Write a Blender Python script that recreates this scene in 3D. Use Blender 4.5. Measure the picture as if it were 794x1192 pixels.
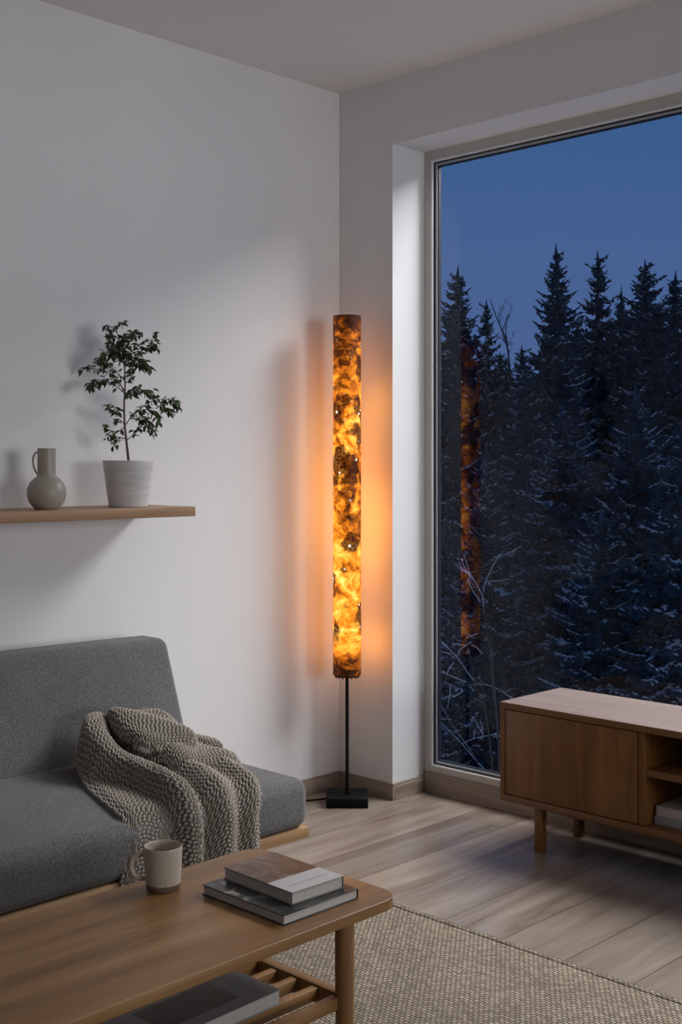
import bpy, bmesh, math, random
import numpy as np
from mathutils import Vector, Matrix

for o in list(bpy.data.objects):
    bpy.data.objects.remove(o)
SC = bpy.context.scene
COL = SC.collection
PI = math.pi
random.seed(5)
RNG = np.random.default_rng(5)

# ------------------------------------------------------------------ camera
cam_d = bpy.data.cameras.new('camera')
cam = bpy.data.objects.new('camera', cam_d)
COL.objects.link(cam)
cam_d.sensor_fit = 'VERTICAL'
cam_d.sensor_height = 36.0
cam_d.lens = 1415.0 * 36.0 / 1192.0
cam_d.shift_y = -(596 - 540) / 1192.0
cam_d.clip_start = 0.05
cam_d.clip_end = 400
YAW = math.atan2(.699, .7152)
cam.location = (3.1989, -3.2637, 1.2096)
cam.rotation_euler = (PI / 2, 0, YAW)
SC.camera = cam


def nd(nt, typ, ins=None, **props):
    n = nt.nodes.new('ShaderNode' + typ)
    for k, v in props.items():
        setattr(n, k, v)
    for k, v in (ins or {}).items():
        s = n.inputs[k]
        if isinstance(v, bpy.types.NodeSocket):
            nt.links.new(v, s)
        else:
            s.default_value = v
    return n


def ramp(nt, fac, stops, interp='LINEAR'):
    n = nt.nodes.new('ShaderNodeValToRGB')
    n.color_ramp.interpolation = interp
    el = n.color_ramp.elements
    while len(el) < len(stops):
        el.new(0.5)
    for e, (p, c) in zip(el, stops):
        e.position = p
        if not isinstance(c, (tuple, list)):
            c = (c, c, c)
        e.color = tuple(c[:3]) + (1,)
    nt.links.new(fac, n.inputs[0])
    return n.outputs[0]


def math_(nt, op, a, b=0.0, c=0.0, clamp=False):
    n = nd(nt, 'Math', {0: a, 1: b, 2: c}, operation=op)
    n.use_clamp = clamp
    return n.outputs[0]


def mixc(nt, fac, a, b, blend='MIX'):
    n = nt.nodes.new('ShaderNodeMix')
    n.data_type = 'RGBA'
    n.blend_type = blend
    for s, v in ((n.inputs[0], fac), (n.inputs[6], a), (n.inputs[7], b)):
        if isinstance(v, bpy.types.NodeSocket):
            nt.links.new(v, s)
        else:
            s.default_value = (tuple(v) + (1,)) if isinstance(v, (tuple, list)) and len(v) == 3 else v
    return n.outputs[2]


# ------------------------------------------------------------------ world: blue dusk sky
w = bpy.data.worlds.new('dusk_sky')
SC.world = w
w.use_nodes = True
nt = w.node_tree
nt.nodes.clear()
tc = nd(nt, 'TexCoord')
sep = nd(nt, 'SeparateXYZ', {0: tc.outputs['Generated']})
skyc = ramp(nt, sep.outputs[2], [(0.0, (.072, .125, .285)), (.17, (.062, .122, .29)), (.30, (.034, .104, .265)), (1.0, (.03, .09, .24))])
bg = nd(nt, 'Background', {0: skyc, 1: 1.0})
wo = nd(nt, 'OutputWorld', {0: bg.outputs[0]})

# ------------------------------------------------------------------ daylight through the second window (wall on the right)
ld = bpy.data.lights.new('daylight', 'AREA')
ld.shape = 'RECTANGLE'
ld.size = 2.3
ld.size_y = 1.7
ld.energy = 152
ld.color = (1.0, .955, .91)
lo = bpy.data.objects.new('daylight', ld)
COL.objects.link(lo)
lo.location = (8.6, -0.75, 1.5)
lo.rotation_euler = (0, PI / 2, 0)
lo.rotation_euler = (Vector((0, -1.1, 1.3)) - Vector(lo.location)).to_track_quat('-Z', 'Y').to_euler()

sd = bpy.data.lights.new('window_fill', 'AREA')      # added lamp outside the big window, brightening the floor and console top
sd.shape = 'RECTANGLE'
sd.size = 4.2
sd.size_y = 2.2
sd.energy = 420
sd.color = (1.0, .985, .96)
so = bpy.data.objects.new('window_fill', sd)
COL.objects.link(so)
so.location = (2.3, 2.2, 4.3)
so.rotation_euler = (Vector((1.6, -1.4, 0)) - Vector(so.location)).to_track_quat('-Z', 'Y').to_euler()

SC.view_settings.view_transform = 'Standard'
SC.view_settings.look = 'None'
SC.view_settings.exposure = 0.0
SC.view_settings.gamma = 1.0
SC.view_settings.use_curve_mapping = False
SC.cycles.max_bounces = 10
SC.cycles.diffuse_bounces = 6
SC.cycles.transparent_max_bounces = 16
SC.cycles.sample_clamp_indirect = 4.0


# ================================================================== helpers
def link(o, parent=None):
    COL.objects.link(o)
    if parent is not None:
        o.parent = parent
    return o


def finish(name, bm, mat, parent=None, smooth=True, ang=40):
    bmesh.ops.recalc_face_normals(bm, faces=bm.faces)
    me = bpy.data.meshes.new(name)
    bm.to_mesh(me)
    bm.free()
    if mat is not None:
        me.materials.append(mat)
    if smooth:
        me.polygons.foreach_set('use_smooth', [True] * len(me.polygons))
        me.set_sharp_from_angle(angle=math.radians(ang))
    return link(bpy.data.objects.new(name, me), parent)


def from_arrays(name, verts, faces, mat, parent=None, smooth=True, ang=None):
    me = bpy.data.meshes.new(name)
    verts = np.asarray(verts, dtype=np.float32)
    faces = np.asarray(faces, dtype=np.int32)
    n, k = faces.shape
    me.vertices.add(len(verts))
    me.vertices.foreach_set('co', verts.ravel())
    me.loops.add(n * k)
    me.loops.foreach_set('vertex_index', faces.ravel())
    me.polygons.add(n)
    me.polygons.foreach_set('loop_start', np.arange(0, n * k, k, dtype=np.int32))
    me.polygons.foreach_set('use_smooth', np.full(n, smooth))
    me.update()
    me.validate()
    if ang:
        me.set_sharp_from_angle(angle=math.radians(ang))
    me.materials.append(mat)
    return link(bpy.data.objects.new(name, me), parent)


def thing(name, label, cat, loc=(0, 0, 0), rz=0.0, group=None, kind=None):
    o = bpy.data.objects.new(name, None)
    o.empty_display_size = .05
    link(o)
    o.location = loc
    o.rotation_euler = (0, 0, rz)
    return tag(o, label, cat, group, kind)


def tag(o, label, cat, group=None, kind=None):
    o['label'] = label
    o['category'] = cat
    if group:
        o['group'] = group
    if kind:
        o['kind'] = kind
    return o


def structure(o):
    o['kind'] = 'structure'
    return o


def copy_tree(o, parent=None):
    c = o.copy()
    COL.objects.link(c)
    if parent is not None:
        c.parent = parent
    for ch in [x for x in bpy.data.objects if x.parent == o]:
        copy_tree(ch, c)
    return c


def box(bm, x0, x1, y0, y1, z0, z1, bev=0.0, seg=2):
    m = Matrix.Translation(((x0 + x1) / 2, (y0 + y1) / 2, (z0 + z1) / 2)) @ Matrix.Diagonal((x1 - x0, y1 - y0, z1 - z0, 1))
    r = bmesh.ops.create_cube(bm, size=1.0, matrix=m)
    if bev > 0:
        es = list({e for v in r['verts'] for e in v.link_edges})
        bmesh.ops.bevel(bm, geom=es, offset=bev, segments=seg, profile=.5, affect='EDGES')


def boxes(lst, bev=0.0, seg=2):
    bm = bmesh.new()
    for b in lst:
        box(bm, *b, bev=bev, seg=seg)
    return bm


def lathe(bm, prof, seg=48, cx=0.0, cy=0.0):
    rings = []
    for r, z in prof:
        if r < 1e-6:
            rings.append([bm.verts.new((cx, cy, z))])
        else:
            rings.append([bm.verts.new((cx + r * math.cos(2 * PI * i / seg), cy + r * math.sin(2 * PI * i / seg), z)) for i in range(seg)])
    for a, b in zip(rings[:-1], rings[1:]):
        for i in range(seg):
            j = (i + 1) % seg
            if len(a) == 1 and len(b) == 1:
                continue
            if len(a) == 1:
                bm.faces.new((a[0], b[i], b[j]))
            elif len(b) == 1:
                bm.faces.new((a[i], a[j], b[0]))
            else:
                bm.faces.new((a[i], a[j], b[j], b[i]))
    return bm


def tube(bm, pts, rad, seg=8, caps=True):
    pts = [Vector(p) for p in pts]
    if not isinstance(rad, (list, tuple)):
        rad = [rad] * len(pts)
    n = len(pts)
    ref = None
    rings = []
    for i, p in enumerate(pts):
        t = (pts[min(i + 1, n - 1)] - pts[max(i - 1, 0)]).normalized()
        if ref is None:
            ref = t.orthogonal().normalized()
        u = ref - t * ref.dot(t)
        if u.length < 1e-6:
            u = t.orthogonal()
        u.normalize()
        ref = u
        v = t.cross(u)
        rings.append([bm.verts.new(p + (u * math.cos(2 * PI * k / seg) + v * math.sin(2 * PI * k / seg)) * rad[i]) for k in range(seg)])
    for a, b in zip(rings[:-1], rings[1:]):
        for k in range(seg):
            bm.faces.new((a[k], a[(k + 1) % seg], b[(k + 1) % seg], b[k]))
    if caps:
        bm.faces.new(rings[0][::-1])
        bm.faces.new(rings[-1])
    return bm


def smooth_path(pts, n=8):
    P = [Vector(p) for p in pts]
    P = [P[0] * 2 - P[1]] + P + [P[-1] * 2 - P[-2]]
    out = []
    for i in range(1, len(P) - 2):
        for k in range(n):
            t = k / n
            a, b, c, d = P[i - 1], P[i], P[i + 1], P[i + 2]
            out.append(.5 * ((2 * b) + (c - a) * t + (2 * a - 5 * b + 4 * c - d) * t * t + (3 * b - a - 3 * c + d) * t ** 3))
    out.append(P[-2])
    return out


# ================================================================== materials
def new_mat(name):
    m = bpy.data.materials.new(name)
    m.use_nodes = True
    nt = m.node_tree
    nt.nodes.clear()
    out = nd(nt, 'OutputMaterial')
    return m, nt, out


def principled(nt, out, color, rough=.5, normal=None, **kw):
    ins = {'Base Color': (tuple(color) + (1,)) if isinstance(color, tuple) and len(color) == 3 else color, 'Roughness': rough}
    if normal is not None:
        ins['Normal'] = normal
    for k, v in kw.items():
        ins[k.replace('_', ' ')] = v
    b = nd(nt, 'BsdfPrincipled', ins)
    nt.links.new(b.outputs[0], out.inputs[0])
    return b


def objco(nt, scale=(1, 1, 1), rot=(0, 0, 0)):
    tc = nd(nt, 'TexCoord')
    return nd(nt, 'Mapping', {0: tc.outputs['Object'], 'Scale': scale, 'Rotation': rot}).outputs[0]


def plain(name, color, rough=.5, noise=.0, nscale=40, bump=0.0, **kw):
    m, nt, out = new_mat(name)
    col = tuple(color)
    nrm = None
    if noise or bump:
        co = objco(nt)
        nz = nd(nt, 'TexNoise', {'Vector': co, 'Scale': nscale, 'Detail': 6.0, 'Roughness': .6})
        if noise:
            col = ramp(nt, nz.outputs[0], [(.3, tuple(c * (1 - noise) for c in color)), (.7, tuple(min(1, c * (1 + noise)) for c in color))])
        if bump:
            nrm = nd(nt, 'Bump', {'Strength': bump, 'Distance': .002, 'Height': nz.outputs[0]}).outputs[0]
    principled(nt, out, col, rough, nrm, **kw)
    return m


def wood(name, dark, mid, light, axis='Y', scale=1.0, rough=.45, spec=.5, coat=0.0):
    m, nt, out = new_mat(name)
    s = {'X': (.9, 14, 14), 'Y': (14, .9, 14), 'Z': (14, 14, .9)}[axis]
    s = tuple(v * scale for v in s)
    co = objco(nt, s)
    warp = nd(nt, 'TexNoise', {'Vector': co, 'Scale': .7, 'Detail': 3.0})
    co2 = mixc(nt, .12, co, warp.outputs['Color'], 'ADD')
    n1 = nd(nt, 'TexNoise', {'Vector': co2, 'Scale': 1.6, 'Detail': 5.0, 'Roughness': .55, 'Distortion': .6})
    base = ramp(nt, n1.outputs[0], [(.28, dark), (.5, mid), (.74, light)])
    s2 = {'X': (5, 160, 160), 'Y': (160, 5, 160), 'Z': (160, 160, 5)}[axis]
    fine = nd(nt, 'TexNoise', {'Vector': objco(nt, s2), 'Scale': 1.6, 'Detail': 4.0, 'Roughness': .7})
    f = ramp(nt, fine.outputs[0], [(.3, .72), (.55, 1.0)])
    col = mixc(nt, .65, base, f, 'MULTIPLY')
    bp = nd(nt, 'Bump', {'Strength': .12, 'Distance': .001, 'Height': fine.outputs[0]})
    principled(nt, out, col, rough, bp.outputs[0], **{'Specular_IOR_Level': spec, 'Coat_Weight': coat, 'Coat_Roughness': .34, 'Coat_IOR': 1.8})
    return m


def m_wall():
    m, nt, out = new_mat('plaster')
    co = objco(nt)
    n1 = nd(nt, 'TexNoise', {'Vector': co, 'Scale': 170.0, 'Detail': 3.0})
    n2 = nd(nt, 'TexNoise', {'Vector': co, 'Scale': 2.0, 'Detail': 3.0})
    col = ramp(nt, n2.outputs[0], [(.3, (.79, .785, .775)), (.7, (.82, .815, .805))])
    bp = nd(nt, 'Bump', {'Strength': .25, 'Distance': .002, 'Height': n1.outputs[0]})
    principled(nt, out, col, .85, bp.outputs[0], **{'Specular_IOR_Level': .2})
    return m


def m_floor():
    m, nt, out = new_mat('oak_planks')
    co = objco(nt, (1, 1, 1), (0, 0, PI / 2))
    br = nd(nt, 'TexBrick', {'Vector': co, 'Color1': (0, 0, 0, 1), 'Color2': (1, 1, 1, 1), 'Mortar': (.5, .5, .5, 1), 'Scale': 1.0,
                             'Mortar Size': .0016, 'Mortar Smooth': .2, 'Brick Width': 1.35, 'Row Height': .19}, offset=.37, offset_frequency=2)
    off = nd(nt, 'Vector' + 'Math', {0: br.outputs['Color'], 1: (7.3, 3.1, 5.7)}, operation='MULTIPLY').outputs[0]
    co2 = mixc(nt, 1.0, objco(nt, (9, .8, 9)), off, 'ADD')
    n1 = nd(nt, 'TexNoise', {'Vector': co2, 'Scale': 1.3, 'Detail': 6.0, 'Roughness': .6, 'Distortion': 1.1})
    base = ramp(nt, n1.outputs[0], [(.28, (.165, .116, .085)), (.48, (.275, .220, .176)), (.74, (.38, .322, .268))])
    tone = ramp(nt, br.outputs['Color'], [(0, .80), (1, 1.1)])
    fine = nd(nt, 'TexNoise', {'Vector': objco(nt, (110, 4, 110)), 'Scale': 1.5, 'Detail': 4.0, 'Roughness': .7})
    f = ramp(nt, fine.outputs[0], [(.3, .78), (.6, 1.0)])
    col = mixc(nt, 1.0, mixc(nt, 1.0, base, tone, 'MULTIPLY'), f, 'MULTIPLY')
    col = mixc(nt, br.outputs['Fac'], col, (.07, .05, .04))
    h = math_(nt, 'SUBTRACT', math_(nt, 'MULTIPLY', fine.outputs[0], .25), br.outputs['Fac'])
    bp = nd(nt, 'Bump', {'Strength': .2, 'Distance': .0015, 'Height': h})
    principled(nt, out, col, .31, bp.outputs[0], **{'Specular_IOR_Level': .55})
    return m


def m_rug():
    m, nt, out = new_mat('woven_jute')
    tc = nd(nt, 'TexCoord')
    nz = nd(nt, 'TexNoise', {'Vector': tc.outputs['Object'], 'Scale': 55.0, 'Detail': 2.0})
    co = mixc(nt, .004, tc.outputs['Object'], nz.outputs['Color'], 'ADD')
    br = nd(nt, 'TexBrick', {'Vector': co, 'Color1': (.0, .0, .0, 1), 'Color2': (1, 1, 1, 1), 'Mortar': (.5, .5, .5, 1), 'Scale': 1.0,
                             'Mortar Size': .0016, 'Mortar Smooth': .8, 'Brick Width': .0140, 'Row Height': .0095}, offset=.5)
    big = nd(nt, 'TexNoise', {'Vector': tc.outputs['Object'], 'Scale': 6.0, 'Detail': 3.0})
    c1 = ramp(nt, br.outputs['Color'], [(0, (.29, .235, .175)), (1, (.47, .395, .305))])
    c2 = mixc(nt, .5, c1, ramp(nt, big.outputs[0], [(.3, .75), (.7, 1.1)]), 'MULTIPLY')
    col = mixc(nt, br.outputs['Fac'], c2, (.07, .052, .037))
    fib = nd(nt, 'TexNoise', {'Vector': tc.outputs['Object'], 'Scale': 400.0, 'Detail': 2.0})
    h = math_(nt, 'ADD', math_(nt, 'SUBTRACT', 1.0, br.outputs['Fac']), math_(nt, 'MULTIPLY', fib.outputs[0], .3))
    bp = nd(nt, 'Bump', {'Strength': .9, 'Distance': .004, 'Height': h})
    principled(nt, out, col, .9, bp.outputs[0], **{'Specular_IOR_Level': .15})
    return m


def m_fabric(name, dark, light):
    m, nt, out = new_mat(name)
    co = objco(nt)
    n1 = nd(nt, 'TexNoise', {'Vector': co, 'Scale': 230.0, 'Detail': 4.0, 'Roughness': .75})
    n2 = nd(nt, 'TexNoise', {'Vector': objco(nt, (60, 300, 300)), 'Scale': 1.0, 'Detail': 3.0})
    n3 = nd(nt, 'TexNoise', {'Vector': co, 'Scale': 7.0, 'Detail': 3.0})
    f = math_(nt, 'ADD', math_(nt, 'MULTIPLY', n1.outputs[0], .6), math_(nt, 'MULTIPLY', n2.outputs[0], .4))
    col = ramp(nt, f, [(.36, dark), (.64, light)])
    col = mixc(nt, .5, col, ramp(nt, n3.outputs[0], [(.3, .82), (.7, 1.1)]), 'MULTIPLY')
    bp = nd(nt, 'Bump', {'Strength': .6, 'Distance': .0025, 'Height': f})
    principled(nt, out, col, .95, bp.outputs[0], **{'Specular_IOR_Level': .1, 'Sheen_Weight': .25, 'Sheen_Roughness': .5})
    return m


def m_knit():
    m, nt, out = new_mat('knitted_wool')
    co = objco(nt)
    n1 = nd(nt, 'TexNoise', {'Vector': co, 'Scale': 160.0, 'Detail': 3.0, 'Roughness': .7})
    n2 = nd(nt, 'TexNoise', {'Vector': co, 'Scale': 900.0, 'Detail': 2.0})
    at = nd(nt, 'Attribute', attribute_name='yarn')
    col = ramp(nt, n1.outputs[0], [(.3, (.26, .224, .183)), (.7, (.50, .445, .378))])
    gap_shaded = mixc(nt, at.outputs['Fac'], (.065, .055, .045), col)   # gaps between the loops painted darker, shade put into the colour
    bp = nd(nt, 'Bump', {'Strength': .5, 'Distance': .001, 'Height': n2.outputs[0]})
    principled(nt, out, gap_shaded, .95, bp.outputs[0], **{'Specular_IOR_Level': .1, 'Sheen_Weight': .15})
    return m


LAMP_Z0, LAMP_Z1 = .459, 1.7365


def m_burl():
    m, nt, out = new_mat('backlit_burl_veneer')
    tc = nd(nt, 'TexCoord')
    co = tc.outputs['Object']
    w1 = nd(nt, 'TexNoise', {'Vector': co, 'Scale': 9.0, 'Detail': 4.0, 'Roughness': .6})
    cw = mixc(nt, .11, co, w1.outputs['Color'], 'ADD')
    n1 = nd(nt, 'TexNoise', {'Vector': cw, 'Scale': 13.0, 'Detail': 7.0, 'Roughness': .58, 'Distortion': 1.3})
    wv = nd(nt, 'TexWave', {'Vector': cw, 'Scale': 7.0, 'Distortion': 9.0, 'Detail': 3.0, 'Detail Scale': 2.2}, wave_type='RINGS', rings_direction='SPHERICAL')
    v = math_(nt, 'ADD', math_(nt, 'MULTIPLY', n1.outputs[0], .92), math_(nt, 'MULTIPLY', wv.outputs[0], .08))
    # large light / dark zones along the shade
    zones = nd(nt, 'TexNoise', {'Vector': co, 'Scale': 6.5, 'Detail': 1.5})
    v = math_(nt, 'ADD', v, math_(nt, 'MULTIPLY', math_(nt, 'SUBTRACT', zones.outputs[0], .5), .55))
    sp = nd(nt, 'SeparateXYZ', {0: co})
    zr = nd(nt, 'MapRange', {0: sp.outputs[2], 1: LAMP_Z0, 2: LAMP_Z1, 3: 0.0, 4: 1.0}).outputs[0]
    zoff = ramp(nt, zr, [(0.0, .34), (.045, .40), (.085, .62), (.25, .60), (.6, .59), (.80, .55), (.92, .50), (.96, .44), (1.0, .40)])
    v = math_(nt, 'ADD', v, math_(nt, 'SUBTRACT', zoff, .5))
    col = ramp(nt, v, [(.26, (.006, .0016, .0004)), (.39, (.040, .009, .0009)), (.48, (.21, .050, .003)), (.58, (.52, .138, .006)), (.70, (.78, .315, .034)), (.84, (1.0, .56, .15))])
    # clusters of dark burl eyes
    mask = nd(nt, 'TexNoise', {'Vector': co, 'Scale': 13.0, 'Detail': 2.5})
    mk0 = ramp(nt, mask.outputs[0], [(.50, 0.0), (.57, 1.0)])
    mk = math_(nt, 'MULTIPLY', mk0, ramp(nt, zr, [(.06, 0.0), (.12, 1.0), (.90, 1.0), (.97, .25)]))
    cv = mixc(nt, .02, co, w1.outputs['Color'], 'ADD')
    vo = nd(nt, 'TexVoronoi', {'Vector': cv, 'Scale': 105.0})
    eye = ramp(nt, vo.outputs['Distance'], [(.30, 1.0), (.50, 0.0)])
    ek = math_(nt, 'MULTIPLY', eye, mk)
    col = mixc(nt, math_(nt, 'MULTIPLY', mk, .88), col, (.030, .0050, .0005))
    col = mixc(nt, ek, col, (.012, .0018, .0002))
    # tiny pin holes where the light shines straight through
    vp = nd(nt, 'TexVoronoi', {'Vector': co, 'Scale': 44.0})
    pin = ramp(nt, vp.outputs['Distance'], [(.17, 1.0), (.23, 0.0)])
    sel = math_(nt, 'GREATER_THAN', nd(nt, 'SeparateXYZ', {0: vp.outputs['Color']}).outputs[0], .35)
    pk = math_(nt, 'MULTIPLY', math_(nt, 'MULTIPLY', pin, sel), math_(nt, 'MULTIPLY', mk, mk))
    col = mixc(nt, pk, col, (.75, .62, .48))
    # added emission boost on the unseen side facing the corner, brightening the walls
    side = math_(nt, 'ADD', math_(nt, 'MULTIPLY', sp.outputs[1], .93), math_(nt, 'MULTIPLY', sp.outputs[0], .37))
    more = ramp(nt, zr, [(0.0, .75), (.15, 1.0), (.55, 1.0), (.80, .45), (1.0, .15)])
    thin = math_(nt, 'ADD', 1.0, math_(nt, 'MULTIPLY', more, nd(nt, 'MapRange', {0: side, 1: .008, 2: .036, 3: 0.0, 4: 4.6}, interpolation_type='SMOOTHSTEP').outputs[0]))  # thin: invented glow gain, the veneer itself is even
    em = nd(nt, 'Emission', {0: col, 1: math_(nt, 'MULTIPLY', thin, LAMP_STRENGTH)})
    gl = nd(nt, 'BsdfPrincipled', {'Base Color': (.016, .005, .0012, 1), 'Roughness': .5, 'Specular IOR Level': .15})
    ad = nd(nt, 'AddShader', {0: em.outputs[0], 1: gl.outputs[0]})
    nt.links.new(ad.outputs[0], out.inputs[0])
    return m


LAMP_STRENGTH = 2.2


def m_glass():
    m, nt, out = new_mat('window_glass')
    fr = nd(nt, 'Fresnel', {'IOR': 1.31})
    geo = nd(nt, 'NewGeometry')
    fac = math_(nt, 'MULTIPLY', fr.outputs[0], math_(nt, 'SUBTRACT', 1.0, geo.outputs['Backfacing']))
    tr = nd(nt, 'BsdfTransparent', {0: (.97, .98, .99, 1)})
    gl = nd(nt, 'BsdfGlossy', {0: (.95, .92, .95, 1), 'Roughness': 0.0})
    mx = nd(nt, 'MixShader', {0: fac, 1: tr.outputs[0], 2: gl.outputs[0]})
    nt.links.new(mx.outputs[0], out.inputs[0])
    return m


M_WALL = m_wall()
M_CEIL = plain('ceiling_paint', (.83, .82, .81), .9, .02, 3)
M_FLOOR = m_floor()
M_BASE = wood('baseboard_oak', (.22, .165, .125), (.31, .245, .195), (.39, .32, .265), 'Y', 1.2, .5)
M_BASEX = wood('baseboard_oak_along', (.22, .165, .125), (.31, .245, .195), (.39, .32, .265), 'X', 1.2, .5)
M_FRAME = plain('pale_frame', (.56, .535, .50), .5, .04, 30)
M_BEAD = plain('white_bead', (.82, .82, .81), .35)
M_OUTER = plain('darkened_outer_frame', (.050, .062, .078), .6)  # rear frame darkened in colour to offset the strong lamp outside
M_GASKET = plain('black_gasket', (.012, .013, .016), .5)
M_SPACER = plain('grey_spacer', (.42, .46, .50), .35, Metallic=.3)
M_GLASS = m_glass()
M_OAK_Y = wood('oak_table', (.165, .076, .024), (.27, .136, .046), (.35, .195, .080), 'Y', 1.0, .42)
M_OAK_X = wood('oak_cross', (.165, .076, .024), (.27, .136, .046), (.35, .195, .080), 'X', 1.0, .42)
M_OAK_Z = wood('oak_upright', (.165, .076, .024), (.27, .136, .046), (.35, .195, .080), 'Z', 1.0, .42)
M_SHELF = wood('oak_shelf', (.25, .135, .062), (.36, .21, .11), (.44, .28, .16), 'Y', 1.2, .5)
M_SOFAWOOD = wood('oak_sofa', (.30, .17, .075), (.42, .26, .13), (.50, .33, .18), 'Y', 1.0, .45)
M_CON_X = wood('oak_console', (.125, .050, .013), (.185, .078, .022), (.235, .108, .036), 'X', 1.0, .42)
M_CON_TOP_LIT = wood('oak_console_top_lit', (.29, .185, .115), (.40, .275, .19), (.47, .34, .245), 'X', 1.0, .36, .5, 1.0)  # console oak painted paler, window light put into the colour
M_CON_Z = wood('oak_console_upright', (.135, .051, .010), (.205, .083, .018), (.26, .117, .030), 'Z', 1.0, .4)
M_RUG = m_rug()
M_SOFA = m_fabric('grey_wool_fabric', (.062, .060, .060), (.215, .208, .205))
M_KNIT = m_knit()
M_BLACK = plain('black_metal', (.0032, .0032, .0034), .6, **{'Specular_IOR_Level': .15})
M_CERAMIC = plain('beige_glaze', (.345, .305, .255), .42, .10, 25)
M_MUG = plain('speckled_glaze', (.47, .405, .325), .38, .16, 220)
M_MUGRAW = plain('raw_stoneware', (.16, .105, .07), .8, .2, 120)
M_PAPER = plain('page_edges', (.52, .49, .44), .85, .06, 300)
M_BURL = m_burl()


# ================================================================== room shell
CH = 2.60
RX0, RX1, RY0 = 0.0, 4.7, -4.6
WX0, WX1 = .269, 3.75          # window opening in the back wall
WT = .224                      # wall thickness
REC = .174                     # depth of the reveal
FZ0, FZ1 = .074, 2.363
structure(finish('floor', boxes([(RX0 - .25, RX1 + .25, RY0 - .25, WT, -.12, 0)]), M_FLOOR, smooth=False))
structure(finish('ceiling', boxes([(RX0 - .25, RX1 + .25, RY0 - .25, WT, CH, CH + .15)]), M_CEIL, smooth=False))
structure(finish('wall_left', boxes([(-.25, 0, RY0 - .25, WT, 0, CH)]), M_WALL, smooth=False))
structure(finish('wall_back', boxes([(0, WX0, 0, WT, 0, CH), (WX0, WX1, 0, WT, FZ1, CH), (WX1, RX1 + .25, 0, WT, 0, CH)]), M_WALL, smooth=False))
structure(finish('wall_front', boxes([(0, RX1 + .25, RY0 - .25, RY0, 0, CH)]), M_WALL, smooth=False))
SY0, SY1, SZ0, SZ1 = -2.6, -.12, .55, 2.35
structure(finish('wall_right', boxes([(RX1, RX1 + .25, RY0, SY0, 0, CH), (RX1, RX1 + .25, SY1, 0, 0, CH),
                                      (RX1, RX1 + .25, SY0, SY1, 0, SZ0), (RX1, RX1 + .25, SY0, SY1, SZ1, CH)]), M_WALL, smooth=False))


def skirting(name, x0, x1, y0, y1, mat, h=.058):
    bm = bmesh.new()
    box(bm, x0, x1, y0, y1, 0, h - .008, .001, 1)
    if x1 - x0 < y1 - y0:   # runs along y
        s = 1 if name in ('baseboard_left', 'trim_1') else -1
        xa, xb = (x0, x0 + (x1 - x0) * .7) if s > 0 else (x1 - (x1 - x0) * .7, x1)
        box(bm, xa, xb, y0, y1, h - .009, h, .0015, 2)
    else:
        box(bm, x0, x1, y0 + (y1 - y0) * .3, y1, h - .009, h, .0015, 2)
    return structure(finish(name, bm, mat))


skirting('baseboard_left', 0, .014, RY0, 0, M_BASE)
skirting('baseboard_back', .014, WX0 + .014, -.014, 0, M_BASEX)
skirting('trim_1', WX0, WX0 + .014, 0, REC, M_BASE)
skirting('trim_2', WX0 + .014, WX1, REC - .014, REC, M_BASEX, h=.072)
structure(finish('trim_3', boxes([(WX0, WX1, REC, WT, 0, FZ0)]), M_BASEX, smooth=False))


def ring(bm, x0, x1, z0, z1, wl, y0, y1, bev=.001, wb=None):
    """rectangular frame of face width wl between depths y0 and y1 (in the xz plane)"""
    wb = wl if wb is None else wb
    box(bm, x0, x0 + wl, y0, y1, z0, z1, bev, 1)
    box(bm, x1 - wl, x1, y0, y1, z0, z1, bev, 1)
    box(bm, x0 + wl, x1 - wl, y0, y1, z1 - wl, z1, bev, 1)
    box(bm, x0 + wl, x1 - wl, y0, y1, z0, z0 + wb, bev, 1)


win = bpy.data.objects.new('window_1', None)
link(win)
structure(win)
b = bmesh.new(); ring(b, WX0, WX1, FZ0, FZ1, .036, REC, REC + .029, wb=.022)
finish('window_frame', b, M_FRAME, win)
b = bmesh.new(); ring(b, WX0, WX1, FZ0, FZ1, .036, REC + .029, WT + .004, 0, wb=.022)
finish('outer_frame', b, M_OUTER, win)
i0, i1, j0, j1 = WX0 + .036, WX1 - .036, FZ0 + .022, FZ1 - .036
b = bmesh.new(); ring(b, i0, i1, j0, j1, .007, REC - .003, REC + .03)
finish('bead', b, M_BEAD, win)
b = bmesh.new(); ring(b, i0 + .007, i1 - .007, j0 + .007, j1 - .007, .005, REC + .005, REC + .029, 0)
finish('gasket', b, M_GASKET, win)
b = bmesh.new(); ring(b, i0 + .012, i1 - .012, j0 + .012, j1 - .012, .007, REC + .009, REC + .029, 0)
finish('spacer', b, M_SPACER, win)
b = bmesh.new(); ring(b, i0 + .019, i1 - .019, j0 + .019, j1 - .019, .004, REC + .015, REC + .029, 0)
finish('seal', b, M_GASKET, win)
finish('pane', boxes([(i0 + .0225, i1 - .0225, REC + .022, REC + .028, j0 + .0225, j1 - .0225)]), M_GLASS, win, smooth=False)

win2 = bpy.data.objects.new('window_2', None)
link(win2)
structure(win2)
b = bmesh.new()
for (y0, y1, z0, z1) in ((SY0, SY0 + .05, SZ0, SZ1), (SY1 - .05, SY1, SZ0, SZ1), (SY0 + .05, SY1 - .05, SZ0, SZ0 + .05), (SY0 + .05, SY1 - .05, SZ1 - .05, SZ1)):
    box(b, RX1 + .12, RX1 + .18, y0, y1, z0, z1, .003, 2)
finish('window_frame', b, M_FRAME, win2)
finish('pane', boxes([(RX1 + .145, RX1 + .151, SY0 + .045, SY1 - .045, SZ0 + .045, SZ1 - .045)]), M_GLASS, win2, smooth=False)

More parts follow.
